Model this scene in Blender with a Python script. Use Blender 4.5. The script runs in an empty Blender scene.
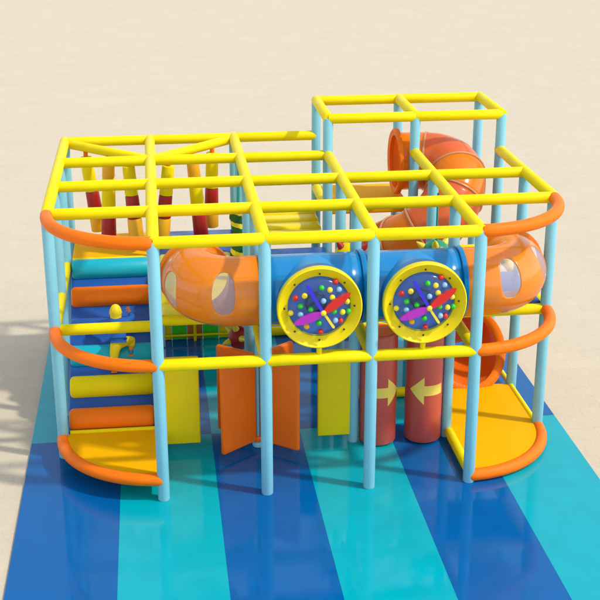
import bpy, bmesh, math, random
from mathutils import Vector, Matrix
random.seed(7)
S = 1.2                                   # metres per grid cell of the play frame
SC = bpy.context.scene
COL = SC.collection
PI = math.pi
MID, TOP, HIGH = 1.426, 2.618, 3.035      # beam levels in cells
RP, RB = 0.057, 0.057                     # post and beam radius
DECK = 1.50

# ------------------------------------------------------------------ materials
def lin(c):
    return tuple(((v/255)/12.92 if v/255 <= .04045 else ((v/255+.055)/1.055)**2.4) for v in c)

def mat(name, col, rough=.45, spec=.5, bump=.12, bscale=9, var=.05, coat=0, clear=0, sss=0, thin=0):
    m = bpy.data.materials.new(name); m.use_nodes = True
    nt = m.node_tree; N = nt.nodes; L = nt.links
    bs = N['Principled BSDF']
    tc = N.new('ShaderNodeTexCoord')
    n1 = N.new('ShaderNodeTexNoise'); n1.inputs['Scale'].default_value = 3.1; n1.inputs['Detail'].default_value = 5
    L.new(tc.outputs['Object'], n1.inputs['Vector'])
    mp = N.new('ShaderNodeMapRange')
    mp.inputs['From Min'].default_value = .25; mp.inputs['From Max'].default_value = .75
    mp.inputs['To Min'].default_value = 1-var; mp.inputs['To Max'].default_value = 1+var
    L.new(n1.outputs['Fac'], mp.inputs['Value'])
    vm = N.new('ShaderNodeVectorMath'); vm.operation = 'SCALE'
    vm.inputs[0].default_value = col
    L.new(mp.outputs['Result'], vm.inputs['Scale'])
    L.new(vm.outputs['Vector'], bs.inputs['Base Color'])
    n2 = N.new('ShaderNodeTexNoise'); n2.inputs['Scale'].default_value = bscale; n2.inputs['Detail'].default_value = 3
    L.new(tc.outputs['Object'], n2.inputs['Vector'])
    rr = N.new('ShaderNodeMapRange')
    rr.inputs['From Min'].default_value = .3; rr.inputs['From Max'].default_value = .7
    rr.inputs['To Min'].default_value = max(.02, rough-.06); rr.inputs['To Max'].default_value = rough+.06
    L.new(n2.outputs['Fac'], rr.inputs['Value']); L.new(rr.outputs['Result'], bs.inputs['Roughness'])
    bp = N.new('ShaderNodeBump'); bp.inputs['Strength'].default_value = bump; bp.inputs['Distance'].default_value = .02
    L.new(n2.outputs['Fac'], bp.inputs['Height']); L.new(bp.outputs['Normal'], bs.inputs['Normal'])
    bs.inputs['Specular IOR Level'].default_value = spec
    bs.inputs['Coat Weight'].default_value = coat; bs.inputs['Coat Roughness'].default_value = .08
    if sss:
        bs.inputs['Subsurface Weight'].default_value = sss
        bs.inputs['Subsurface Radius'].default_value = (.1, .04, .02); bs.inputs['Subsurface Scale'].default_value = .2
    out = bs
    if thin:
        tl = N.new('ShaderNodeBsdfTranslucent'); L.new(vm.outputs['Vector'], tl.inputs['Color'])
        mt_ = N.new('ShaderNodeMixShader'); mt_.inputs[0].default_value = thin
        L.new(bs.outputs[0], mt_.inputs[1]); L.new(tl.outputs[0], mt_.inputs[2]); out = mt_
        L.new(out.outputs[0], N['Material Output'].inputs['Surface'])
    if clear:
        tr = N.new('ShaderNodeBsdfTransparent'); tr.inputs['Color'].default_value = tuple(min(1, .55+.45*v/max(col)) for v in col)+(1,)
        mx = N.new('ShaderNodeMixShader'); mx.inputs[0].default_value = clear
        L.new(out.outputs[0], mx.inputs[1]); L.new(tr.outputs[0], mx.inputs[2])
        L.new(mx.outputs[0], N['Material Output'].inputs['Surface'])
    return m

M = dict(
    yellow=mat('yellow_vinyl_foam', (.80, .63, .002), .5, .10),
    yellow_pvc=mat('yellow_pvc_panel', (.80, .62, .004), .36, .2, .05),
    sky=mat('pale_blue_vinyl_foam', (.20, .50, .60), .5, .35),
    orange=mat('orange_vinyl_foam', (.84, .165, .002), .5, .16),
    amber=mat('amber_vinyl_deck', (.82, .40, .001), .55, .03, .12, 4),
    ambersoft=mat('amber_vinyl_foam', (.78, .38, .01), .45, .4),
    navy=mat('royal_blue_vinyl', (.012, .085, .34), .4, .4, .1, 5),
    cyan=mat('turquoise_vinyl_foam', (.0, .38, .48), .42, .4),
    red=mat('dark_red_vinyl_foam', (.33, .006, .006), .42, .4),
    brightred=mat('red_plastic', (.62, .012, .012), .3),
    conered=mat('brick_red_plastic', (.42, .018, .012), .35),
    pillar=mat('red_glossy_vinyl', (.50, .075, .05), .36, .45, .1, 6, coat=.15),
    arrow=mat('pale_yellow_print', (.80, .60, .10), .4, .4, .05),
    blade=mat('burnt_orange_padding', (.82, .15, .006), .4, .25),
    tubeo=mat('orange_moulded_plastic', (.88, .26, .012), .2, .5, .05, 2.5, .04, coat=.25, clear=.10, thin=.14),
    tubeb=mat('blue_moulded_plastic', (.004, .245, .58), .18, .5, .05, 2.5, .04, coat=.25, thin=.15),
    tubeblight=mat('light_blue_moulded_plastic', (.004, .255, .60), .4, .3, .04, 2.5, .04),
    tubered=mat('red_clear_plastic', (.86, .20, .05), .18, .45, .05, 2.5, .05, coat=.15, clear=.24, thin=.25),
    flange=mat('grey_clear_flange', (.72, .40, .20), .3, .4, .05, clear=.4),
    pane=mat('grey_clear_window', (.50, .44, .47), .35, .25, .03, clear=.5),
    slidein=mat('red_orange_slide_bed', (.88, .165, .008), .25, .5, .05, 2.5, coat=.25, thin=.15),
    dome=mat('blue_clear_bubble', (.13, .24, .50), .14, .8, 0, 2, .02, clear=.84),
    wheelback=mat('slate_blue_plate', (.13, .25, .55), .4, .4, .05),
    black=mat('black_plastic', (.012, .011, .014), .4),
    darkbrown=mat('dark_brown_plastic', (.02, .018, .018), .4),
    green=mat('green_vinyl', (.01, .30, .03), .4, .4),
    bgreen=mat('bright_green_plastic', (.02, .48, .02), .35),
    dgreen=mat('dark_green_vinyl', (.006, .10, .018), .4, .4),
    dino=mat('sea_green_vinyl', (.008, .26, .14), .35, .4),
    ltblue=mat('light_blue_plastic', (.22, .44, .72), .35),
    byellow=mat('yellow_plastic', (.82, .64, .03), .35),
    purple=mat('purple_plastic', (.40, .015, .42), .3),
    bblue=mat('deep_blue_plastic', (.03, .02, .60), .3),
    pgreen=mat('lime_green_panel', (.04, .60, .01), .4),
    tubeslide=mat('orange_clear_plastic', (.95, .32, .015), .2, .45, .05, 2.5, .04, coat=.15, clear=.2, thin=.33),
    rust=mat('rust_orange_panel', (.50, .15, .01), .4),
    skin=mat('warm_skin', (.70, .22, .07), .5, .35, .05, sss=.1),
    hair=mat('yellow_hair', (.80, .60, .01), .55, .3, .4, 18),
    shirt=mat('blue_cotton', (.015, .10, .36), .7, .2, .2, 16),
    cloth=mat('yellow_cotton', (.74, .58, .01), .7, .2, .2, 16),
    shoe=mat('teal_shoe_canvas', (.01, .22, .36), .6),
    teal=mat('teal_cord', (.0, .28, .24), .5),
)

def sand_material():
    m = bpy.data.materials.new('pale_sand'); m.use_nodes = True
    nt = m.node_tree; N = nt.nodes; L = nt.links; bs = N['Principled BSDF']
    tc = N.new('ShaderNodeTexCoord')
    def noise(sc, det=6, rough=.6):
        n = N.new('ShaderNodeTexNoise'); n.inputs['Scale'].default_value = sc
        n.inputs['Detail'].default_value = det; n.inputs['Roughness'].default_value = rough
        L.new(tc.outputs['Object'], n.inputs['Vector']); return n
    a, b, c = noise(.8, 6, .65), noise(26, 4, .7), noise(5, 5, .65)
    # broad, barely visible paving seams in the floor covering
    br = N.new('ShaderNodeTexBrick')
    br.inputs['Scale'].default_value = 1.0; br.inputs['Mortar Size'].default_value = .012
    br.inputs['Mortar Smooth'].default_value = 1; br.inputs['Brick Width'].default_value = .62; br.inputs['Row Height'].default_value = .31
    br.inputs['Color1'].default_value = (1, 1, 1, 1); br.inputs['Color2'].default_value = (.945, .94, .935, 1); br.inputs['Mortar'].default_value = (.90, .88, .86, 1)
    L.new(tc.outputs['Object'], br.inputs['Vector'])
    r = N.new('ShaderNodeValToRGB')
    r.color_ramp.elements[0].position = .28; r.color_ramp.elements[0].color = (.545, .462, .335, 1)
    r.color_ramp.elements[1].position = .72; r.color_ramp.elements[1].color = (.60, .512, .378, 1)
    ad = N.new('ShaderNodeMath'); ad.operation = 'MULTIPLY_ADD'
    L.new(a.outputs['Fac'], ad.inputs[0]); ad.inputs[1].default_value = .45
    ad2 = N.new('ShaderNodeMath'); ad2.operation = 'MULTIPLY'; L.new(c.outputs['Fac'], ad2.inputs[0]); ad2.inputs[1].default_value = .55
    L.new(ad2.outputs[0], ad.inputs[2]); L.new(ad.outputs[0], r.inputs['Fac'])
    mx = N.new('ShaderNodeMix'); mx.data_type = 'RGBA'; mx.blend_type = 'MULTIPLY'; mx.inputs[0].default_value = .55
    L.new(r.outputs['Color'], mx.inputs[6]); L.new(br.outputs['Color'], mx.inputs[7])
    mg = N.new('ShaderNodeMapRange'); mg.inputs['To Min'].default_value = .88; mg.inputs['To Max'].default_value = 1.1
    mg.inputs['From Min'].default_value = .2; mg.inputs['From Max'].default_value = .8
    L.new(b.outputs['Fac'], mg.inputs['Value'])
    vm = N.new('ShaderNodeVectorMath'); vm.operation = 'SCALE'
    L.new(mx.outputs[2], vm.inputs[0]); L.new(mg.outputs[0], vm.inputs['Scale'])
    L.new(vm.outputs[0], bs.inputs['Base Color'])
    bs.inputs['Roughness'].default_value = .9; bs.inputs['Specular IOR Level'].default_value = .15
    bp = N.new('ShaderNodeBump'); bp.inputs['Strength'].default_value = .16; bp.inputs['Distance'].default_value = .03
    L.new(c.outputs['Fac'], bp.inputs['Height']); L.new(bp.outputs[0], bs.inputs['Normal'])
    return m

def mat_tile_material(name, col):
    m = mat(name, col, .085, .24, .03, 2.2, .06)
    return m
M['tilec'] = mat_tile_material('turquoise_mat_vinyl', (.0, .34, .40))
M['tileb'] = mat_tile_material('blue_mat_vinyl', (.0, .095, .30))

# ------------------------------------------------------------------ mesh builder
def V(*a): return Vector(a)

class MB:
    def __init__(s): s.v = []; s.f = []; s.mi = []; s.cur = 0
    def add(s, vs, fs):
        o = len(s.v); s.v += [Vector(p) for p in vs]
        s.f += [tuple(i+o for i in f) for f in fs]; s.mi += [s.cur]*len(fs)
    def tube(s, pts, r, n=20, cap=True, round_end=.25):
        pts = [Vector(p) for p in pts]
        rs = [r]*len(pts) if isinstance(r, (int, float)) else list(r)
        T = []
        for i in range(len(pts)):
            a = pts[max(0, i-1)]; b = pts[min(len(pts)-1, i+1)]; T.append((b-a).normalized())
        if cap and round_end:                       # small rounded shoulder at both ends
            e = min(rs)*round_end
            pts = [pts[0], pts[0]+T[0]*e*.35, pts[0]+T[0]*e]+pts[1:-1]+[pts[-1]-T[-1]*e, pts[-1]-T[-1]*e*.35, pts[-1]]
            rs = [rs[0]-e, rs[0]-e*.3, rs[0]]+rs[1:-1]+[rs[-1], rs[-1]-e*.3, rs[-1]-e]
            T = [T[0]]*3+T[1:-1]+[T[-1]]*3
        up = V(0, 0, 1) if abs(T[0].z) < .9 else V(1, 0, 0)
        x = T[0].cross(up).normalized()
        vs = []; fs = []
        for i, p in enumerate(pts):
            x = (x-T[i]*x.dot(T[i])).normalized(); y = T[i].cross(x)
            for k in range(n):
                a = 2*PI*k/n; vs.append(p+(x*math.cos(a)+y*math.sin(a))*rs[i])
        for i in range(len(pts)-1):
            for k in range(n):
                k2 = (k+1) % n; fs.append((i*n+k, i*n+k2, (i+1)*n+k2, (i+1)*n+k))
        if cap:
            fs.append(tuple(range(n))[::-1]); fs.append(tuple((len(pts)-1)*n+k for k in range(n)))
        s.add(vs, fs)
    def box(s, c, size, bev=.02, rot=None, seg=3):
        bm = bmesh.new(); bmesh.ops.create_cube(bm, size=1)
        for v in bm.verts: v.co = Vector((v.co.x*size[0], v.co.y*size[1], v.co.z*size[2]))
        if bev: bmesh.ops.bevel(bm, geom=bm.edges[:], offset=bev, segments=seg, profile=.5, affect='EDGES')
        if rot is not None: bmesh.ops.transform(bm, matrix=rot, verts=bm.verts)
        bm.verts.index_update()
        s.add([v.co+Vector(c) for v in bm.verts], [tuple(v.index for v in f.verts) for f in bm.faces]); bm.free()
    def prism(s, poly, z0, z1, bev=.015, mtx=None):
        """poly: list of (x,y), counter-clockwise, extruded z0..z1"""
        bm = bmesh.new()
        lo = [bm.verts.new((p[0], p[1], z0)) for p in poly]; hi = [bm.verts.new((p[0], p[1], z1)) for p in poly]
        n = len(poly)
        bm.faces.new(lo[::-1]); bm.faces.new(hi)
        for i in range(n): bm.faces.new((lo[i], lo[(i+1) % n], hi[(i+1) % n], hi[i]))
        if bev:
            es = [e for e in bm.edges if len(e.link_faces) == 2 and e.calc_face_angle() > .6]
            bmesh.ops.bevel(bm, geom=es, offset=bev, segments=2, profile=.5, affect='EDGES')
        bmesh.ops.recalc_face_normals(bm, faces=bm.faces[:])
        if mtx is not None: bmesh.ops.transform(bm, matrix=mtx, verts=bm.verts)
        bm.verts.index_update()
        s.add([v.co.copy() for v in bm.verts], [tuple(v.index for v in f.verts) for f in bm.faces]); bm.free()
    def lathe(s, prof, origin, axis, n=40, close=False):
        """prof: list of (radius, distance along axis)"""
        a = Vector(axis).normalized(); up = V(0, 0, 1) if abs(a.z) < .9 else V(1, 0, 0)
        x = a.cross(up).normalized(); y = a.cross(x); o = Vector(origin)
        vs = []; fs = []; m = len(prof)
        for (r, d) in prof:
            for k in range(n):
                t = 2*PI*k/n; vs.append(o+a*d+(x*math.cos(t)+y*math.sin(t))*r)
        for i in range(m if close else m-1):
            i2 = (i+1) % m
            for k in range(n):
                k2 = (k+1) % n; fs.append((i*n+k, i2*n+k, i2*n+k2, i*n+k2))
        s.add(vs, fs)
    def sphere(s, c, r, n=16, sc=(1, 1, 1)):
        vs = []; fs = []; c = Vector(c)
        for i in range(n//2+1):
            p = PI*i/(n//2)
            for k in range(n):
                t = 2*PI*k/n
                vs.append(c+V(r*sc[0]*math.sin(p)*math.cos(t), r*sc[1]*math.sin(p)*math.sin(t), r*sc[2]*math.cos(p)))
        for i in range(n//2):
            for k in range(n):
                k2 = (k+1) % n; fs.append((i*n+k, (i+1)*n+k, (i+1)*n+k2, i*n+k2))
        s.add(vs, fs)

def world_base(o):
    return Vector(o['_base']) if o is not None and '_base' in o else Vector((0, 0, 0))

BASE = {}
def link(o, base, parent):
    COL.objects.link(o)
    if parent is not None:
        o.parent = parent; o.location = (Vector(base)-BASE[parent.name])*S
    else:
        o.location = Vector(base)*S
    BASE[o.name] = Vector(base)

def build(mb, name, mats, parent=None, base=None, angle=35, weld=True):
    if not isinstance(mats, (list, tuple)): mats = [mats]
    if base is None:
        base = BASE[parent.name] if parent is not None else Vector((0, 0, 0))
    base = Vector(base)
    me = bpy.data.meshes.new(name)
    me.from_pydata([tuple((p-base)*S) for p in mb.v], [], mb.f)
    for m in mats: me.materials.append(m)
    me.polygons.foreach_set('material_index', mb.mi)
    if weld:
        bm = bmesh.new(); bm.from_mesh(me)
        bmesh.ops.remove_doubles(bm, verts=bm.verts, dist=1e-5)
        bmesh.ops.recalc_face_normals(bm, faces=bm.faces[:])
        bm.to_mesh(me); bm.free()
    me.update(); me.shade_smooth(); me.set_sharp_from_angle(angle=math.radians(angle))
    o = bpy.data.objects.new(name, me); link(o, base, parent)
    return o

def tag(o, label, cat, group=None, kind=None):
    if label: o['label'] = label
    if cat: o['category'] = cat
    if group: o['group'] = group
    if kind: o['kind'] = kind
    return o

def thing(name, label, cat, base=(0, 0, 0), group=None):
    o = bpy.data.objects.new(name, None); o.empty_display_size = .1
    link(o, base, None); return tag(o, label, cat, group, 'thing')

def copy_thing(o, delta):
    c = o.copy(); COL.objects.link(c); c.location = o.location+Vector(delta)*S
    BASE[c.name] = BASE[o.name]+Vector(delta)
    for ch in list(o.children):
        d = ch.copy(); COL.objects.link(d); d.parent = c
        for g in list(ch.children):
            e = g.copy(); COL.objects.link(e); e.parent = d
    return c

# ------------------------------------------------------------------ setting
b = MB(); b.add([(-160, -60, 0), (160, -60, 0), (160, 260, 0), (-160, 260, 0)], [(0, 1, 2, 3)])
g = build(b, 'sand_ground', sand_material()); tag(g, None, None, kind='structure')

mt = thing('floor_mat', 'glossy blue and turquoise chequered floor mat lying on the sand under the play frame', 'floor mat', (1.48, 1.3, 0))
X0, TW = -1.365, .945
YR = (-2.15, 1.335, 4.75)
for i in range(6):
    for j in range(2):
        bb = MB(); x0, x1 = X0+i*TW, X0+(i+1)*TW
        bb.box(((x0+x1)/2, (YR[j]+YR[j+1])/2, .012), (x1-x0-.0003, YR[j+1]-YR[j]-.0003, .024), .0008, seg=1)
        blue = (i+j) % 2 == 0
        build(bb, 'mat_tile', M['tileb'] if blue else M['tilec'], mt)

# ------------------------------------------------------------------ play frame
fr = thing('play_frame', 'yellow beamed climbing frame on pale blue padded posts with orange curved rails', 'play frame', (1.5, 2, 0))
def post(x, y, z0, z1):
    bb = MB(); bb.tube([(x, y, z0), (x, y, z1)], RP, 24); build(bb, 'post', M['sky'], fr, (x, y, z0))
for (x, y) in [(-1, 1), (-1, 2), (-1, 3), (-1, 4), (0, 0), (0, 1), (0, 2), (0, 3), (0, 4), (1, 0), (1, 2), (1, 3), (1, 4),
               (2, 0), (2, 1), (2, 2), (3, 0), (3, 1), (3, 2), (4, 1), (4, 2)]:
    post(x, y, .02, TOP+.02)
post(1, 1, MID-.03, TOP+.02)
for (x, y) in [(2, 3), (2, 4), (3, 3), (3, 4), (4, 3), (4, 4)]: post(x, y, .02, HIGH+.01)
def beam(p, q, r=RB, name='beam', m='yellow'):
    bb = MB(); bb.tube([p, q], r, 24, round_end=.10); build(bb, name, M[m], fr, p)
def xb(y, xs, z, skip=()):
    for a in range(xs[0], xs[1]):
        if a not in skip: beam((a, y, z), (a+1, y, z))
xb(0, (0, 3), TOP); xb(1, (-1, 4), TOP); xb(2, (-1, 4), TOP); xb(3, (-1, 2), TOP); xb(4, (-1, 2), TOP)
e = .05
for x, y0, y1 in ((-1, 1, 4), (0, 0, 4), (1, 0, 4), (2, 0, 3), (3, 0, 3), (4, 1, 3)):
    beam((x, y0-e*.6, TOP+.004), (x, y1+e*.6, TOP+.004), RB+.001)
beam((-1, 4, TOP-.012), (0, 3.06, TOP-.012), RB-.003, 'diagonal_beam'); beam((1, 4, TOP-.012), (0, 3.06, TOP-.012), RB-.003, 'diagonal_beam')
xb(3, (2, 4), HIGH); xb(4, (2, 4), HIGH)
for x in (2, 3, 4): beam((x, 3-e*.6, HIGH+.004), (x, 4+e*.6, HIGH+.004), RB+.001)
xb(0, (0, 3), MID); xb(1, (-1, 4), MID, (0,)); beam((0, 1, MID+.055), (1, 1, MID+.055)); xb(3, (3, 4), MID); xb(4, (1, 3), .085); xb(2, (2, 3), .085)
for x, ys in ((-1, ((1, 2), (2, 3))), (0, ((0, 1),)), (1, ((0, 1), (2, 3))), (2, ((0, 1),)), (3, ((0, 1),)), (4, ((1, 2), (2, 3)))):
    for y0, y1 in ys: beam((x, y0, MID), (x, y1, MID), RB-.002)
beam((2, 3, 1.97), (2, 4, 1.97), RB-.002)
def arc(cx, cy, sx, z, n=18, r=1.0):
    return [(cx+sx*r*math.sin(t), cy-r*math.cos(t), z) for t in [PI/2*(1-k/n) for k in range(n+1)]]
for z in (TOP, MID):
    for cx, sx in ((0, -1), (3, 1)):
        bb = MB(); bb.tube(arc(cx, 1, sx, z), RB+.004, 24); build(bb, 'curved_rail', M['orange'], fr, (cx, 1, z))

# ------------------------------------------------------------------ corner platforms
def corner_platform(label, cx, sx, ztop, yback, thick):
    t = thing('corner_platform', label, 'platform', (cx, 1, 0), 'rounded corner platforms')
    poly = [(p[0], p[1]) for p in arc(cx, 1, sx, 0, 22, .985)]        # from side to front
    poly = poly+([(cx, yback)] if yback > 1 else [(cx, 1)])
    if yback > 1: poly.append((cx+sx*.985, yback))
    area = sum(poly[i][0]*poly[(i+1) % len(poly)][1]-poly[(i+1) % len(poly)][0]*poly[i][1] for i in range(len(poly)))
    if area < 0: poly = poly[::-1]
    bb = MB(); bb.prism(poly, ztop-thick, ztop, .012); build(bb, 'deck', M['amber'], t)
    bb = MB(); bb.tube(arc(cx, 1, sx, ztop-.035, 22), .062, 22); build(bb, 'rim', M['orange'], t)
    return t
pl = corner_platform('raised amber quarter round platform with orange rim at the foot of the climbing ramp', 0, -1, .275, 1, .10)
bb = MB(); bb.tube([(-.93, 1.02, .285), (-.06, 1.02, .285)], .022, 14); build(bb, 'edging', M['yellow'], pl)
pr_ = corner_platform('low amber rounded platform with orange rim in front of the slide exit', 3, 1, .125, 2.0, .10)
bb = MB(); bb.tube([(3.02, .05, .10), (3.02, .95, .10)], .05, 16); build(bb, 'edging', M['yellow'], pr_)
bb = MB(); bb.tube([(3.985, 1.06, .115), (3.985, 2.35, .115)], .03, 16); build(bb, 'edging', M['yellow'], pr_)

# ------------------------------------------------------------------ climbing ramp
RY0, RZ0, RY1, RZ1 = 1.06, .27, 3.0, 1.43
rl = math.hypot(RY1-RY0, RZ1-RZ0); ra = math.atan2(RZ1-RZ0, RY1-RY0)
def ramp_pt(s, h, x): return V(x, RY0+s*math.cos(ra)-h*math.sin(ra), RZ0+s*math.sin(ra)+h*math.cos(ra))
rp = thing('climbing_ramp', 'blue sloping climbing ramp crossed by turquoise, orange, blue and yellow foam rollers', 'climbing ramp', (-.5, RY0, .2))
bb = MB(); bb.box(ramp_pt(rl/2, -.05, -.5), (.90, rl, .10), .02, Matrix.Rotation(ra, 4, 'X')); build(bb, 'board', M['navy'], rp)
for i, c in enumerate(('orange', 'yellow', 'cyan', 'navy', 'orange', 'cyan')):
    s = .13+i*(rl-.235)/5
    bb = MB(); bb.tube([ramp_pt(s, .025, -.935), ramp_pt(s, .025, -.065)], (.118 if c != 'navy' else .09), 26, round_end=.3)
    o = build(bb, 'roller', M[c], rp, ramp_pt(s, .02, -.5)); o['label'] = {'orange': 'orange foam roller', 'yellow': 'yellow foam roller', 'cyan': 'turquoise foam roller', 'navy': 'blue foam roller'}[c]

# ------------------------------------------------------------------ decks
def deck(label, x0, x1, y0, y1, z, m, front=True):
    t = thing('deck', label, 'deck', ((x0+x1)/2, (y0+y1)/2, z-.1), 'upper decks of the play frame')
    bb = MB(); bb.box(((x0+x1)/2, (y0+y1)/2, z-.05), (x1-x0, y1-y0, .10), .018); build(bb, 'cushion', M[m], t)
    return t
d = deck('amber deck at the top of the climbing ramp', -.94, -.03, 3.02, 3.98, DECK-.02, 'amber')
bb = MB(); bb.tube([(-.93, 3.0, DECK-.025), (-.06, 3.0, DECK-.025)], .03, 14); build(bb, 'edging', M['yellow'], d)
deck('royal blue deck under the right hand hanging bags', .0, .95, 3.03, 3.98, DECK-.02, 'navy')
deck('royal blue deck just behind the blue tunnel, below the raised yellow deck', 1.04, 1.96, 2.04, 3.0, DECK+.03, 'navy')
deck('royal blue deck at the right end of the tunnel, beside the right posts', 3.04, 3.96, 1.04, 1.98, DECK, 'navy')
deck('orange yellow deck under the high box at the spiral slide entrance', 2.05, 2.97, 3.04, 3.97, 2.0, 'amber')
def ridged(label, x0, x1, y0, y1, z, n, dz):
    t = thing('ridged_deck', label, 'deck', ((x0+x1)/2, (y0+y1)/2, z-.1), 'yellow ridged decks')
    w = (y1-y0)/n
    for k in range(n):
        zz = z+dz*k
        bb = MB(); bb.box(((x0+x1)/2, y0+w*(k+.5), zz-.05), (x1-x0, w-.004, .10), .04, seg=4); build(bb, 'step', M['yellow_pvc'], t)
    bb = MB(); bb.tube([(x0, y0, z-.04), (x1, y0, z-.04)], .05, 18); build(bb, 'front_edging', M['yellow'], t)
ridged('yellow ridged deck behind the left orange tunnel elbow', .05, .87, 1.08, 3.0, DECK-.01, 5, .008)
ridged('raised yellow ridged deck behind the blue tunnel, with open sand beyond', 1.05, 1.97, 3.02, 3.97, 1.68, 4, .022)

# ------------------------------------------------------------------ doorway panels, back panel
def door_panel(label, x0, x1):
    t = MB(); t.box(((x0+x1)/2, .98, .60), (x1-x0, .045, .97), .014)
    o = build(t, 'doorway_panel', M['yellow_pvc'], None, ((x0+x1)/2, .98, .1)); tag(o, label, 'panel', 'yellow doorway panels', 'thing')
door_panel('upright yellow panel beside the left front post, left of the revolving door', .03, .40)
door_panel('upright yellow panel between the revolving door and the red pillars', 1.62, 1.965)
bp = thing('block_panel', 'yellow framed panel with green and rust blocks at the back under the decks', 'panel', (.5, 4, .02))
bb = MB()
for z in (.105, .36, .61, .86): bb.tube([(.06, 3.955, z), (.96, 3.955, z)], .016, 12)
bb.tube([(.46, 3.955, .024), (.46, 3.955, .90)], .018, 12)
build(bb, 'grid_bars', M['yellow'], bp)
for x0, x1, c in ((.08, .17, 'yellow'), (.17, .36, 'pgreen'), (.36, .56, 'rust'), (.56, .76, 'pgreen'), (.76, .94, 'yellow')):
    for k in range(3):
        bb = MB(); bb.box(((x0+x1)/2, 4.03, .15+k*.25), (x1-x0-.006, .06, .235), .012); build(bb, 'block', M[c], bp)

# ------------------------------------------------------------------ revolving door
rd = thing('revolving_door', 'four bladed burnt orange padded revolving door behind the second front post', 'revolving door', (1, 1, .024))
bb = MB(); bb.tube([(1, 1, .03), (1, 1, MID-.02)], .022, 16); build(bb, 'axle', M['sky'], rd)
bb = MB(); bb.tube([(1, 1, .024), (1, 1, .085)], .062, 24); build(bb, 'base', M['sky'], rd)
bb = MB(); bb.tube([(1, 1, .086), (1, 1, .15)], .05, 24); build(bb, 'collar', M['blade'], rd)
for a in (38, 142, 218, 322):
    t = math.radians(a); dr = V(math.cos(t), math.sin(t), 0)
    bb = MB(); bb.box(V(1, 1, .585)+dr*.27, (.46, .055, .97), .022, Matrix.Rotation(t, 4, 'Z')); build(bb, 'blade', M['blade'], rd)

# ------------------------------------------------------------------ squeeze pillars with arrows
def pillar(label, x, y, mirror):
    t = thing('roller_pillar', label, 'roller', (x, y, .03), 'red squeeze roller pillars')
    R = .195
    bb = MB(); bb.tube([(x, y, .035), (x, y, 1.27)], R, 48, round_end=.12); build(bb, 'roller', M['pillar'], t)
    bb = MB(); bb.lathe([(.0, 0), (R-.03, 0), (R-.03, .006), (0, .006)], (x, y, 1.271), (0, 0, 1), 40); build(bb, 'top_cap', M['blade'], t)
    # arrow wrapped round the front of the roller: outline in (arc length, height), cut into strips
    us = [-.20+.23*k/8 for k in range(9)]; us2 = [.03+.17*k/8 for k in range(9)]
    bb = MB(); rr = R+.004
    ctr = math.radians(-90)+(.22 if mirror > 0 else -.05)
    for seg, hs in ((us, [.056]*9), (us2, [.155*(1-k/8) for k in range(9)])):
        vs = []
        for u, h in zip(seg, hs):
            an = ctr+mirror*u/R*.92
            for r_ in (rr, R-.004):
                for z in (h, -h): vs.append((x+r_*math.cos(an), y+r_*math.sin(an), .645+z))
        fs = []
        for k in range(8):
            a = 4*k; c = a+4
            fs += [(a, c, c+1, a+1), (a+2, a+3, c+3, c+2), (a, a+2, c+2, c), (a+1, c+1, c+3, a+3)]
        fs += [(0, 1, 3, 2), (32, 34, 35, 33)]
        bb.add(vs, fs)
    build(bb, 'arrow', M['arrow'], t)
pillar('red padded pillar with a yellow arrow pointing right', 2.26, 1.0, 1)
pillar('red padded pillar with a yellow arrow pointing left', 2.745, 1.0, -1)

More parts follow.
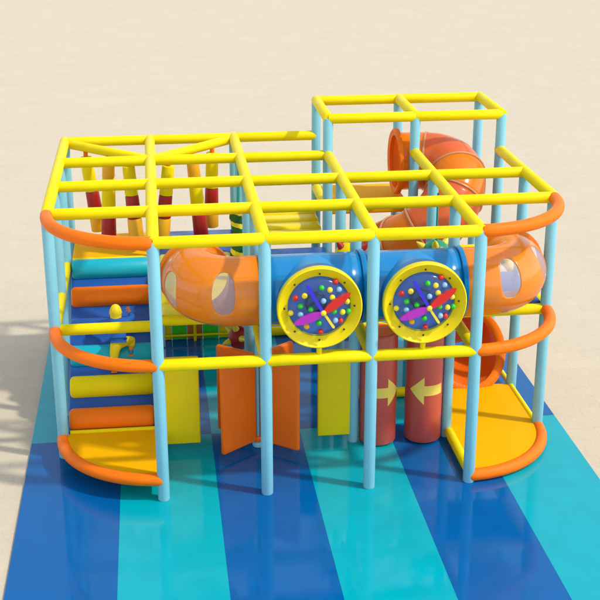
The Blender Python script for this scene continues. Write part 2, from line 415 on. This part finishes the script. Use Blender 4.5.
# ------------------------------------------------------------------ tube helpers
def frame(path, i):
    a = path[max(0, i-1)]; b_ = path[min(len(path)-1, i+1)]
    T = (b_-a).normalized(); side = T.cross(V(0, 0, 1)).normalized(); up = side.cross(T)
    return side, up
def tube_surface(path, r, nt=64, windows=()):
    """path: list of Vectors. windows: (i0,i1,j0,j1) cell ranges holding an oval opening.
    returns the wall mesh and the window pane meshes"""
    path = [Vector(p) for p in path]; ns = len(path)-1
    F = [frame(path, i) for i in range(ns+1)]
    def P(s, t, rr=None):
        rr = rr or r
        i = min(int(s), ns-1); f = s-i
        c = path[i].lerp(path[i+1], f); sd = F[i][0].lerp(F[i+1][0], f).normalized(); up = F[i][1].lerp(F[i+1][1], f).normalized()
        a = 2*PI*t/nt
        return c+(sd*math.cos(a)+up*math.sin(a))*rr
    w = MB(); vs = []; fs = []
    for i in range(ns+1):
        for j in range(nt): vs.append(P(i, j))
    cut = set()
    for (i0, i1, j0, j1) in windows:
        for i in range(i0, i1):
            for j in range(j0, j1): cut.add((i, j % nt))
    for i in range(ns):
        for j in range(nt):
            if (i, j) in cut: continue
            j2 = (j+1) % nt; fs.append((i*nt+j, i*nt+j2, (i+1)*nt+j2, (i+1)*nt+j))
    w.add(vs, fs)
    panes = []
    for (i0, i1, j0, j1) in windows:
        ring = [(i, j0) for i in range(i0, i1)]+[(i1, j) for j in range(j0, j1)]+[(i, j1) for i in range(i1, i0, -1)]+[(i0, j) for j in range(j1, j0, -1)]
        ci, cj, hi, hj = (i0+i1)/2, (j0+j1)/2, (i1-i0)/2*.84, (j1-j0)/2*.84
        inner = []
        for (i, j) in ring:
            a = math.atan2((j-cj)/hj, (i-ci)/hi); ca, sa = math.cos(a), math.sin(a); e2 = 2/2.5
            inner.append((ci+hi*math.copysign(abs(ca)**e2, ca), cj+hj*math.copysign(abs(sa)**e2, sa)))
        n = len(ring); K = 3; vs = []; fs = []
        for k in range(K+1):
            for a, b_ in zip(ring, inner): vs.append(P(a[0]+(b_[0]-a[0])*k/K, a[1]+(b_[1]-a[1])*k/K))
        for k in range(K):
            for q in range(n):
                q2 = (q+1) % n; fs.append((k*n+q, k*n+q2, (k+1)*n+q2, (k+1)*n+q))
        w.add(vs, fs)
        pm = MB(); vs = []; fs = []; K = 4
        for k in range(K):
            f = 1-k/K
            for b_ in inner: vs.append(P(ci+(b_[0]-ci)*f, cj+(b_[1]-cj)*f, r-.006))
        vs.append(P(ci, cj, r-.006))
        for k in range(K-1):
            for q in range(n):
                q2 = (q+1) % n; fs.append((k*n+q, k*n+q2, (k+1)*n+q2, (k+1)*n+q))
        for q in range(n): fs.append(((K-1)*n+q, (K-1)*n+(q+1) % n, K*n))
        pm.add(vs, fs); panes.append(pm)
    return w, panes
def solid(o, t):
    md = o.modifiers.new('wall_thickness', 'SOLIDIFY'); md.thickness = t*S; md.offset = -1
def ring_mb(c, axis, r, w, h):
    bb = MB(); bb.lathe([(r-.012, -w/2), (r+h-.006, -w/2), (r+h, -w/2+.006), (r+h, w/2-.006), (r+h-.006, w/2), (r-.012, w/2)], c, axis, 56, True); return bb

# ------------------------------------------------------------------ tunnel with elbows
TZ, TY, TR = 1.945, .5, .335
tn = thing('crawl_tunnel', 'long crawl tunnel of blue straight tubes between orange elbows with oval windows', 'tunnel', (1.98, TY, TZ-TR))
def elbow(x_in, x_bend, sx, wins):
    p = [V(x_in+(x_bend-x_in)*k/8, TY, TZ) for k in range(9)]
    R = .36
    for k in range(1, 25):
        a = PI/2*k/24; p.append(V(x_bend+sx*R*math.sin(a), TY+R*(1-math.cos(a)), TZ))
    for k in range(1, 5): p.append(V(x_bend+sx*R, TY+R+.04*k, TZ))
    return tube_surface(p, TR, 72, wins)
def oval(i0, i1, deg0, deg1): return (i0, i1, round(deg0/5), round(deg1/5))
# side vector for a path running -x is +y (away from the viewer): the front of the tube is at 180 degrees
wl, pn = elbow(1.0, .76, -1, (oval(8, 14, 120, 210), oval(22, 29, 140, 215)))
o = build(wl, 'elbow', M['tubeo'], tn, (.5, .6, TZ), 50); solid(o, .014)
for q in pn: build(q, 'window', M['pane'], o, (.5, .4, TZ), 60)
wl, pn = elbow(2.94, 3.2, 1, (oval(9, 15, -20, 65), oval(22, 29, -15, 65)))
o2 = build(wl, 'elbow', M['tubeo'], tn, (3.5, .6, TZ), 50); solid(o2, .014)
for q in pn: build(q, 'window', M['pane'], o2, (3.5, .4, TZ), 60)
for x0, x1 in ((1.0, 1.97), (1.97, 2.94)):
    wl, _ = tube_surface([V(x0+(x1-x0)*k/6, TY, TZ) for k in range(7)], TR, 72)
    o = build(wl, 'tube_section', M['tubeb'], tn, ((x0+x1)/2, TY, TZ), 50); solid(o, .014)
for x, m in ((1.0, 'tubeb'), (1.97, 'tubeb'), (2.93, 'tubeb')):
    build(ring_mb((x, TY, TZ), (1, 0, 0), TR, .05, .022), 'flange', M[m], tn, (x, TY, TZ))
for x in (.40, 3.56): build(ring_mb((x, TY+.50, TZ), (0, 1, 0), TR, .05, .03), 'flange', M['tubeo'], tn, (x, TY+.5, TZ))
for x in (1.5, 2.475):                       # short side branches that carry the activity wheels
    bb = MB(); bb.lathe([(.375, .0), (.375, .12), (.365, .16), (.345, .26), (.34, .47), (.33, .47), (.33, .02), (.33, .0)], (x, .02, TZ), (0, 1, 0), 56, True)
    build(bb, 'side_branch', M['tubeblight'], tn, (x, .25, TZ))

# ------------------------------------------------------------------ activity wheels
WX, WY, WZ, WR = 1.5, -.045, 1.945, .395
aw = thing('activity_wheel', 'round yellow activity wheel with coloured balls, just right of the second front post', 'activity wheel', (WX, WY, 1.48), 'activity wheels')
bb = MB(); bb.lathe([(.29, .075), (.295, .05), (.31, .042), (.37, -.005), (.385, -.018), (WR, -.01), (WR+.003, .02), (WR, .06), (.36, .08)], (WX, WY, WZ), (0, 1, 0), 64, True)
ring = build(bb, 'ring', M['yellow_pvc'], aw, (WX, WY, WZ), 40)
for k in range(8):
    a = PI/8*2*k; c = V(WX+.325*math.cos(a), WY+.02, WZ+.325*math.sin(a))
    bb = MB(); bb.sphere(c, .0095, 10); build(bb, 'bolt', M['black'], ring, c)
bb = MB(); DD = .11
prof = [(.294*math.sin(PI/2*k/10), -DD*math.cos(PI/2*k/10)+.05) for k in range(11)]
prof[0] = (.0005, prof[0][1])
bb.lathe(prof, (WX, WY, WZ), (0, 1, 0), 48); build(bb, 'bubble', M['dome'], aw, (WX, WY, WZ), 80)
bb = MB(); bb.lathe([(.0005, 0), (.32, 0), (.32, .01), (.0005, .01)], (WX, WY+.11, WZ), (0, 1, 0), 40); build(bb, 'back_plate', M['wheelback'], aw, (WX, WY+.11, WZ))
sw = MB()
sc_, sy = V(WX-.03, WY+.055, WZ+.035), .09
sw.tube([sc_+V(sy*math.cos(2*PI*k/28), 0, sy*math.sin(2*PI*k/28)) for k in range(29)], .0155, 10, False)
for a in (90, 200, 320):
    t = math.radians(a); sw.tube([sc_, sc_+V(sy*math.cos(t), 0, sy*math.sin(t))], .012, 8)
build(sw, 'steering_wheel', M['darkbrown'], aw, sc_)
balls = [('brightred', 407, 152), ('bgreen', 312, 178), ('byellow', 365, 193), ('ltblue', 426, 198), ('byellow', 203, 225), ('brightred', 147, 243), ('byellow', 380, 240),
         ('ltblue', 322, 258), ('byellow', 480, 280), ('bgreen', 177, 290), ('bgreen', 242, 310), ('byellow', 118, 343), ('ltblue', 178, 345), ('bgreen', 391, 330),
         ('byellow', 448, 343), ('bgreen', 490, 348), ('ltblue', 401, 394), ('brightred', 436, 401), ('bgreen', 294, 403), ('ambersoft', 217, 428), ('brightred', 308, 468)]
BL = {'brightred': 'red ball', 'bgreen': 'green ball', 'byellow': 'yellow ball', 'ltblue': 'light blue ball', 'ambersoft': 'amber ball'}
kx = WR/275
for c, px, py in balls:
    dx = (px-305)*kx*1.0; dz = -(py-305-14)*kx*1.03
    r2 = math.hypot(dx, dz)
    if r2 > .285: dx *= .285/r2; dz *= .285/r2; r2 = .285
    yy = WY-DD*math.sqrt(max(0, 1-(r2/.294)**2))+.05
    bb = MB(); bb.sphere((WX+dx, yy-.006, WZ+dz), .0275, 14); o = build(bb, 'ball', M[c], aw, (WX+dx, yy, WZ+dz)); o['label'] = BL[c]
HB = V(WX+.02, WY-.09, WZ-.012)
for m, dx, dz, w, lab in (('purple', -.275, -.10, .042, 'purple blade'), ('brightred', .25, .185, .042, 'red blade'), ('bblue', -.155, .275, .017, 'blue blade'), ('byellow', .105, -.165, .012, 'yellow blade')):
    d_ = V(dx, 0, dz); Ln = d_.length; u = d_.normalized(); pz = V(-u.z, 0, u.x)
    bb = MB(); pts = []; rs = []
    poly = [(.0, -.35), (.25, -.9), (.45, -1), (.7, -.85), (.9, -.5), (1, 0), (.9, .5), (.7, .85), (.45, 1), (.25, .9), (0, .35)]
    if lab == 'yellow blade': poly = [(-.75, -.8), (.94, -1), (1, 0), (.94, 1), (-.75, .8)]
    elif w < .02: poly = [(-.02, -.9), (.94, -1), (1, 0), (.94, 1), (-.02, .9)]
    mtx = Matrix(((u.x, pz.x, 0, HB.x), (0, 0, -1, HB.y), (u.z, pz.z, 0, HB.z), (0, 0, 0, 1)))
    bb.prism([(a*Ln, b_*w) for a, b_ in poly], -.024 if lab == 'yellow blade' else -.008, -.009 if lab == 'yellow blade' else .012, .004, mtx)
    o = build(bb, 'pinwheel_blade', M[m], aw, HB); o['label'] = lab
bb = MB(); bb.sphere(HB-V(0, .012, 0), .027, 16, (1, .7, 1)); build(bb, 'hub', M['byellow'], aw, HB)
bb = MB(); bb.tube([(WX, WY+.03, WZ-WR+.02), (WX, WY+.035, MID+.045)], .026, 14); build(bb, 'stem', M['yellow'], aw, (WX, WY, MID))
w2 = copy_thing(aw, (.985, 0, 0))
w2['label'] = 'round yellow activity wheel with coloured balls, nearest to the right orange tunnel elbow'

# ------------------------------------------------------------------ spiral slide
sl = thing('spiral_slide', 'orange and red clear spiral tube slide winding down from the high box at the back', 'slide', (3.1, 2.9, .1))
CX, CY, HR, SR = 3.075, 2.945, .405, .335
def slide_z(f):
    for (f0, z0), (f1, z1) in zip(ZP, ZP[1:]):
        if f <= f1+1e-9:
            t = (f-f0)/(f1-f0); return z0+(z1-z0)*t
ZP = ((0, 2.43), (.08, 2.43), (.15, 2.40), (.22, 2.31), (.30, 2.10), (.38, 1.87), (.45, 1.72), (.60, 1.46), (.8, 1.12), (1, .80))
path = [V(2.86+(CX-2.86)*k/6, CY+HR, 2.43) for k in range(6)]
NA = 100
for k in range(NA+1):
    th = PI/2-2*PI*1.25*k/NA
    path.append(V(CX+HR*math.cos(th), CY+HR*math.sin(th), slide_z(k/NA)))
for k in range(1, 9): path.append(V(CX+HR, CY-.04*k, .80-.026*k))
n = len(path); cuts = [0, 10, 26, 34, 48, 56, 70, 78, 92, 100, n-1]
for q, (a, b_) in enumerate(zip(cuts, cuts[1:])):
    seg = path[a:b_+1]
    wl, _ = tube_surface(seg, SR, 56)
    o = build(wl, 'tube_section', M['tubered'] if q % 2 else M['tubeslide'], sl, seg[len(seg)//2], 50); solid(o, .012)
    o['label'] = 'red clear tube section' if q % 2 else 'orange tube section'
    if q:
        T = (path[a+1]-path[a-1]).normalized(); build(ring_mb(path[a], T, SR, .026, .015), 'flange', M['flange'], sl, path[a])
bb = MB(); c0 = path[0]
bb.lathe([(SR-.03, -.02), (SR+.03, -.035), (SR+.05, -.02), (SR+.05, .02), (SR+.01, .03), (SR-.03, .02)], c0, (1, 0, 0), 56, True); build(bb, 'entrance_ring', M['orange'], sl, c0)
# exit: the last tube is cut on the slant and edged with a broad turned-out lip
ex = path[-1]; K, Nn = 14, 48
def scoop(s, a, rr):
    k = s*s*(3-2*s)
    zc = ex.z+(.49-ex.z)*(1-(1-s)**2)
    yc = ex.y+(1.93+(1+math.sin(a))/2*.50-ex.y)*s
    rr = rr*(1+.13*k)
    return V(ex.x+.03*s+rr*math.cos(a), yc, zc+rr*math.sin(a))
m_ = MB(); vs = []; fs = []
for i in range(K+1):
    for k in range(Nn): vs.append(scoop(i/K, 2*PI*k/Nn, SR))
for i in range(K):
    for k in range(Nn):
        k2 = (k+1) % Nn; fs.append((i*Nn+k, i*Nn+k2, (i+1)*Nn+k2, (i+1)*Nn+k))
m_.add(vs, fs); o = build(m_, 'exit_tube', M['slidein'], sl, ex, 60); solid(o, .014)
bb = MB(); vs = []; fs = []
PRF = ((-.03, .01), (-.012, -.018), (.03, -.026), (.06, -.016), (.068, .006), (.05, .026), (.0, .02))
for (dr, dy) in PRF:
    for k in range(Nn): vs.append(scoop(1, 2*PI*k/Nn, SR+dr)+V(0, dy, 0))
for i in range(len(PRF)):
    i2 = (i+1) % len(PRF)
    for k in range(Nn):
        k2 = (k+1) % Nn; fs.append((i*Nn+k, i*Nn+k2, i2*Nn+k2, i2*Nn+k))
bb.add(vs, fs); build(bb, 'exit_lip', M['orange'], sl, ex, 50)

# ------------------------------------------------------------------ hanging bags
def bag(label, top, bot, cols, bounds):
    top = Vector(top); bot = Vector(bot)
    t = thing('hanging_bag', label, 'hanging bag', top, 'hanging bolster bags')
    def at(f): return top.lerp(bot, f)
    bb = MB(); bb.tube([at(0)+V(0, 0, .06), at(0)], .026, 12); build(bb, 'hook', M['orange'], t, at(0))
    for c, (f0, f1) in zip(cols, bounds):
        bb = MB(); bb.tube([at(f0), at(f1)], [.070+.018*f0, .070+.018*f1], 24, round_end=.16); build(bb, 'band', M[c], t, at(f0))
Z = 2.50
Y3 = ('yellow', 'red', 'ambersoft'); O3 = ('ambersoft', 'yellow', 'red')
bag('leftmost hanging bag, leaning, yellow over dark red over amber', (-.75, 3.75, Z), (-.645, 3.72, 1.60), Y3, ((0, .46), (.46, .72), (.72, 1)))
bag('hanging bag with dark red lower end, nearer the ramp, over the amber deck', (-.48, 3.48, Z+.02), (-.525, 3.46, 1.58), O3, ((0, .22), (.22, .72), (.72, 1)))
bag('yellow topped hanging bag over the right end of the amber deck', (-.25, 3.25, Z), (-.195, 3.22, 1.60), Y3, ((0, .38), (.38, .68), (.68, 1)))
bag('yellow topped hanging bag over the left end of the blue deck', (.20, 3.20, Z), (.09, 3.22, 1.60), Y3, ((0, .38), (.38, .68), (.68, 1)))
bag('amber topped hanging bag with dark red lower end, over the blue deck', (.48, 3.48, Z+.02), (.56, 3.46, 1.56), O3, ((0, .3), (.3, .70), (.70, 1)))
bag('rightmost hanging bag, upright, yellow over dark red over amber', (.725, 3.725, Z+.01), (.69, 3.72, 1.60), Y3, ((0, .47), (.47, .70), (.70, 1)))

# ------------------------------------------------------------------ twisted striped column
tw = thing('twisted_column', 'twisted green and yellow striped column on the blue deck beside the hanging bags', 'column', (.962, 2.87, 1.3))
bb = MB(); NZ, NT = 110, 32; vs = []; fs = []
for i in range(NZ+1):
    f = i/NZ; z = 1.30+f*.83; ph = f*2*PI*1.9; ox, oy = .022*math.cos(ph), .022*math.sin(ph)
    for k in range(NT):
        a = 2*PI*k/NT; r = .078*(1+.06*math.cos(3*a-ph*2.2))*min(1, (.02+min(f, 1-f))*25)
        vs.append((.962+ox+r*math.cos(a), 2.87+oy+r*math.sin(a), z))
bb.add(vs, [])
for i in range(NZ):
    for k in range(NT):
        k2 = (k+1) % NT; bb.f.append((i*NT+k, i*NT+k2, (i+1)*NT+k2, (i+1)*NT+k))
        bb.mi.append(1 if ((k/NT+i/NZ*5.0) % 1.0) < .36 and i > 22 else 0)
bb.f += [tuple(range(NT))[::-1], tuple(NZ*NT+k for k in range(NT))]; bb.mi += [0, 0]
build(bb, 'striped_foam', [M['dgreen'], M['byellow']], tw)
bb = MB(); bb.tube([(.962, 2.87, 2.12), (.985, 2.95, TOP-.05)], .014, 10); build(bb, 'strap', M['teal'], tw)

# ------------------------------------------------------------------ spiky hanging balls
def spiky(label, c, r, ztop, body, spike, cord, seed, n_=18):
    rnd = random.Random(seed); c = Vector(c)
    t = thing('spiky_bag', label, 'hanging bag', c, 'spiky hanging bags')
    bb = MB(); bb.sphere(c, r, 28, (1, 1, 1.15)); build(bb, 'body', M[body], t)
    bb = MB(); bb.tube([c+V(0, 0, r*1.1), (c.x, c.y, ztop)], .011, 10); build(bb, 'cord', M[cord], t)
    for k in range(n_):
        z = 1-2*(k+.5)/n_; a = k*2.39996+seed
        if z > .93: continue
        d_ = V(math.sqrt(1-z*z)*math.cos(a), math.sqrt(1-z*z)*math.sin(a), z)
        p = c+V(d_.x*r, d_.y*r, d_.z*r*1.15)
        bb = MB(); bb.tube([p-d_*.012, p+d_*.035, p+d_*.085], [.040, .030, .006], 14, round_end=0); build(bb, 'spike', M[spike], t, p)
spiky('yellow ball with red spikes on a dark red cord behind the left activity wheel', (2.02, 1.45, 1.86), .19, TOP-.05, 'yellow', 'conered', 'red', 1)
spiky('sea green ball with yellow spikes on a teal cord behind the right activity wheel', (2.93, 1.47, 1.86), .175, TOP-.05, 'dino', 'byellow', 'teal', 2)
spiky('dark red ball with yellow spikes low behind the revolving door', (.92, 2.5, .64), .125, MID-.03, 'red', 'byellow', 'red', 4, 9)

# ------------------------------------------------------------------ climbing child
def skin_mesh(name, pts, edges, m, parent, base, sub=2, root=0):
    me = bpy.data.meshes.new(name+'_cage')
    base = Vector(base)
    me.from_pydata([tuple((Vector(p[:3])-base)*S) for p in pts], edges, [])
    o = bpy.data.objects.new(name+'_cage', me); COL.objects.link(o)
    md = o.modifiers.new('skin', 'SKIN'); md.use_smooth_shade = True
    sb = o.modifiers.new('sub', 'SUBSURF'); sb.levels = sub; sb.render_levels = sub
    for i, p in enumerate(pts):
        r = p[3] if not isinstance(p[3], tuple) else p[3]
        me.skin_vertices[0].data[i].radius = (r*S, r*S) if not isinstance(r, tuple) else (r[0]*S, r[1]*S)
        me.skin_vertices[0].data[i].use_root = (i == root)
    dg = bpy.context.evaluated_depsgraph_get(); dg.update()
    m2 = bpy.data.meshes.new_from_object(o.evaluated_get(dg)); m2.name = name
    bpy.data.objects.remove(o); 
    m2.materials.clear(); m2.materials.append(m); m2.shade_smooth()
    r_ = bpy.data.objects.new(name, m2); link(r_, base, parent); return r_
pb = (-.44, 1.62, .66)
pe = thing('person', 'small child with yellow hair, blue top and yellow trousers climbing the ramp', 'person', pb)
def hand(pts, edges, wrist, w_i, d, side, curl):
    """palm and five bent fingers growing from a wrist vertex"""
    d = Vector(d).normalized(); side = Vector(side).normalized(); dn = Vector(curl).normalized()
    pi_ = len(pts); p = Vector(wrist)+d*.022; pts.append((p.x, p.y, p.z, (.020, .011))); edges.append((w_i, pi_))
    for k, (o_, ln) in enumerate(((-.0165, .020), (-.0055, .025), (.0055, .027), (.0165, .023))):
        a = p+side*o_+d*.016; b_ = a+d*ln*.6+dn*.004; c = b_+d*ln*.3+dn*.012
        i = len(pts)
        for q, r in ((a, .0062), (b_, .0055), (c, .0045)): pts.append((q.x, q.y, q.z, r))
        edges += [(pi_, i), (i, i+1), (i+1, i+2)]
    a = p-d*.008-side*.022; b_ = a+d*.014-side*.010+dn*.008; i = len(pts)
    for q, r in ((a, .0075), (b_, .006)): pts.append((q.x, q.y, q.z, r))
    edges += [(pi_, i), (i, i+1)]
PT = [(-.412, 1.75, 1.035, (.072, .058)), (-.405, 1.82, 1.095, (.070, .052)), (-.402, 1.88, 1.145, (.066, .048)), (-.418, 1.902, 1.185, .026), (-.436, 1.92, 1.228, (.052, .055)), (-.437, 1.922, 1.258, (.045, .05)),
      (-.485, 1.88, 1.145, .030), (-.585, 2.01, 1.085, .025), (-.675, 2.11, 1.035, .018),
      (-.32, 1.88, 1.145, .030), (-.262, 2.00, 1.135, .025), (-.295, 2.14, 1.155, .018),
      (-.412, 1.725, .985, .055), (-.452, 1.71, .945, .048), (-.468, 1.69, .83, .037), (-.474, 1.65, .715, .026),
      (-.365, 1.735, .96, .048), (-.275, 1.83, .955, .041), (-.292, 1.755, .845, .028)]
ED = [(0, 1), (1, 2), (2, 3), (3, 4), (4, 5), (2, 6), (6, 7), (7, 8), (2, 9), (9, 10), (10, 11), (0, 12), (12, 13), (13, 14), (14, 15), (12, 16), (16, 17), (17, 18)]
pts = list(PT); ed = list(ED)
hand(pts, ed, PT[8][:3], 8, (-.8, .55, -.1), (.5, .8, .1), (0, .3, -1)); hand(pts, ed, PT[11][:3], 11, (-.35, .55, .75), (1, .3, .2), (0, .8, -.6))
body = skin_mesh('body', pts, ed, M['skin'], pe, pb)
G = .012
def grow(idx, g_): return [tuple(PT[i][:3])+(((PT[i][3][0]+g_, PT[i][3][1]+g_) if isinstance(PT[i][3], tuple) else PT[i][3]+g_),) for i in idx]
def lerp3(i, j, f, r): return tuple(Vector(PT[i][:3]).lerp(Vector(PT[j][:3]), f))+(r,)
sh = [(-.412, 1.74, 1.012, (.094, .080))]+grow([0, 1, 2, 6, 7, 9, 10], G)+[lerp3(7, 8, .85, .027), lerp3(10, 11, .8, .027), lerp3(2, 3, .6, .038)]
skin_mesh('shirt', sh, [(0, 1), (1, 2), (2, 3), (3, 4), (4, 5), (3, 6), (6, 7), (5, 8), (7, 9), (3, 10)], M['shirt'], pe, pb, root=1)
tr = [tuple(PT[0][:3])+((.066, .052),)]+grow([12, 13, 14, 16, 17], .013)+[lerp3(14, 15, .72, .034), lerp3(17, 18, .72, .034)]
skin_mesh('trousers', tr, [(0, 1), (1, 2), (2, 3), (3, 6), (1, 4), (4, 5), (5, 7)], M['cloth'], pe, pb, root=1)
for (x, y, z), dy in (((-.474, 1.635, .705), .06), ((-.292, 1.755, .838), .06)):
    f_ = [(x, y-.018, z, (.034, .032)), (x, y+.025, z-.004, (.034, .026)), (x-.004, y+dy, z, (.026, .018))]
    s_ = skin_mesh('shoe', f_, [(0, 1), (1, 2)], M['shoe'], pe, pb)
    bb = MB(); bb.box((x, y+.025, z-.030), (.06, .125, .014), .006); build(bb, 'sole', M['orange'], s_, (x, y, z))
hm = MB(); HC = V(-.436, 1.92, 1.241)
NI, NJ = 24, 36; vs = []; fs = []
for i in range(NI+1):
    p = PI*.80*i/NI
    for j in range(NJ):
        a = 2*PI*j/NJ; fwd = max(0, math.sin(a))          # the face looks towards +y, so the cap lifts there
        pp = p*(1-.42*fwd**2)
        sp = math.sin(pp) if pp < PI/2 else max(math.sin(pp), .93)      # bobbed hair: straight sides below the ears
        k_ = 1+.035*math.sin(a*9+i*.3)*math.sin(pp)
        vs.append(HC+V(.064*sp*math.cos(a)*k_, .068*sp*math.sin(a)*k_, .088*math.cos(pp)-(.012 if i == NI else 0)))
for i in range(NI):
    for j in range(NJ):
        j2 = (j+1) % NJ; fs.append((i*NJ+j, (i+1)*NJ+j, (i+1)*NJ+j2, i*NJ+j2))
hm.add(vs, fs); o = build(hm, 'hair', M['hair'], pe, HC, 80); solid(o, .008)
for sx in (-1, 1):
    bb = MB(); bb.sphere((HC.x+sx*.022, HC.y+.052, HC.z-.008), .007, 12); build(bb, 'eye', M['black'], pe, HC)
    bb = MB(); bb.sphere((HC.x+sx*.064, HC.y+.004, HC.z-.012), .013, 12, (.5, .8, 1.2)); build(bb, 'ear', M['skin'], pe, HC)
bb = MB(); bb.sphere((HC.x, HC.y+.058, HC.z-.024), .009, 12); build(bb, 'nose', M['skin'], pe, HC)
bb = MB(); bb.tube([(HC.x-.016, HC.y+.050, HC.z-.042), (HC.x, HC.y+.055, HC.z-.045), (HC.x+.016, HC.y+.050, HC.z-.042)], .003, 8); build(bb, 'mouth', M['red'], pe, HC)

# ------------------------------------------------------------------ light
SUN_EL = math.radians(50)
sd = V(-.91, .415, 0).normalized()*math.cos(SUN_EL)+V(0, 0, -math.sin(SUN_EL))
ld = bpy.data.lights.new('sun', 'SUN'); ld.energy = 1.45; ld.angle = math.radians(3.0); ld.color = (1, .95, .87)
so = bpy.data.objects.new('sun', ld); COL.objects.link(so); so.rotation_euler = sd.to_track_quat('-Z', 'Y').to_euler(); so.location = (8, -6, 12)
w = bpy.data.worlds.new('World'); SC.world = w; w.use_nodes = True
nt = w.node_tree; sk = nt.nodes.new('ShaderNodeTexSky'); sk.sky_type = 'NISHITA'; sk.sun_disc = False
sk.sun_elevation = SUN_EL; sk.sun_rotation = math.atan2(.91, -.415); sk.air_density = 1.0; sk.dust_density = .7; sk.ozone_density = 1.0
hs = nt.nodes.new('ShaderNodeHueSaturation'); hs.inputs['Saturation'].default_value = .45          # sky made less blue so its fill light in the shade stays neutral
nt.links.new(sk.outputs[0], hs.inputs['Color']); nt.links.new(hs.outputs[0], nt.nodes['Background'].inputs[0]); nt.nodes['Background'].inputs[1].default_value = .15
SC.view_settings.view_transform = 'Standard'; SC.view_settings.look = 'None'; SC.view_settings.exposure = .90; SC.view_settings.gamma = 1

# ------------------------------------------------------------------ camera
cx, cy, cz, yaw, pit, rol, f = 5.94e-02, -10.537, 6.0176, .1192, .3606, -.0011, 4.1133*300
fw = V(math.sin(yaw)*math.cos(pit), math.cos(yaw)*math.cos(pit), -math.sin(pit))
r = V(math.cos(yaw), -math.sin(yaw), 0); u = r.cross(fw)
r2 = r*math.cos(rol)+u*math.sin(rol); u2 = -r*math.sin(rol)+u*math.cos(rol)
cd = bpy.data.cameras.new('camera'); cd.sensor_width = 36; cd.lens = 36*f/600; cd.clip_end = 1000; cd.clip_start = .1
co = bpy.data.objects.new('camera', cd); COL.objects.link(co)
co.matrix_world = Matrix(((r2.x, u2.x, -fw.x, cx*S), (r2.y, u2.y, -fw.y, cy*S), (r2.z, u2.z, -fw.z, cz*S), (0, 0, 0, 1)))
SC.camera = co
SC.cycles.max_bounces = 10; SC.cycles.transparent_max_bounces = 24
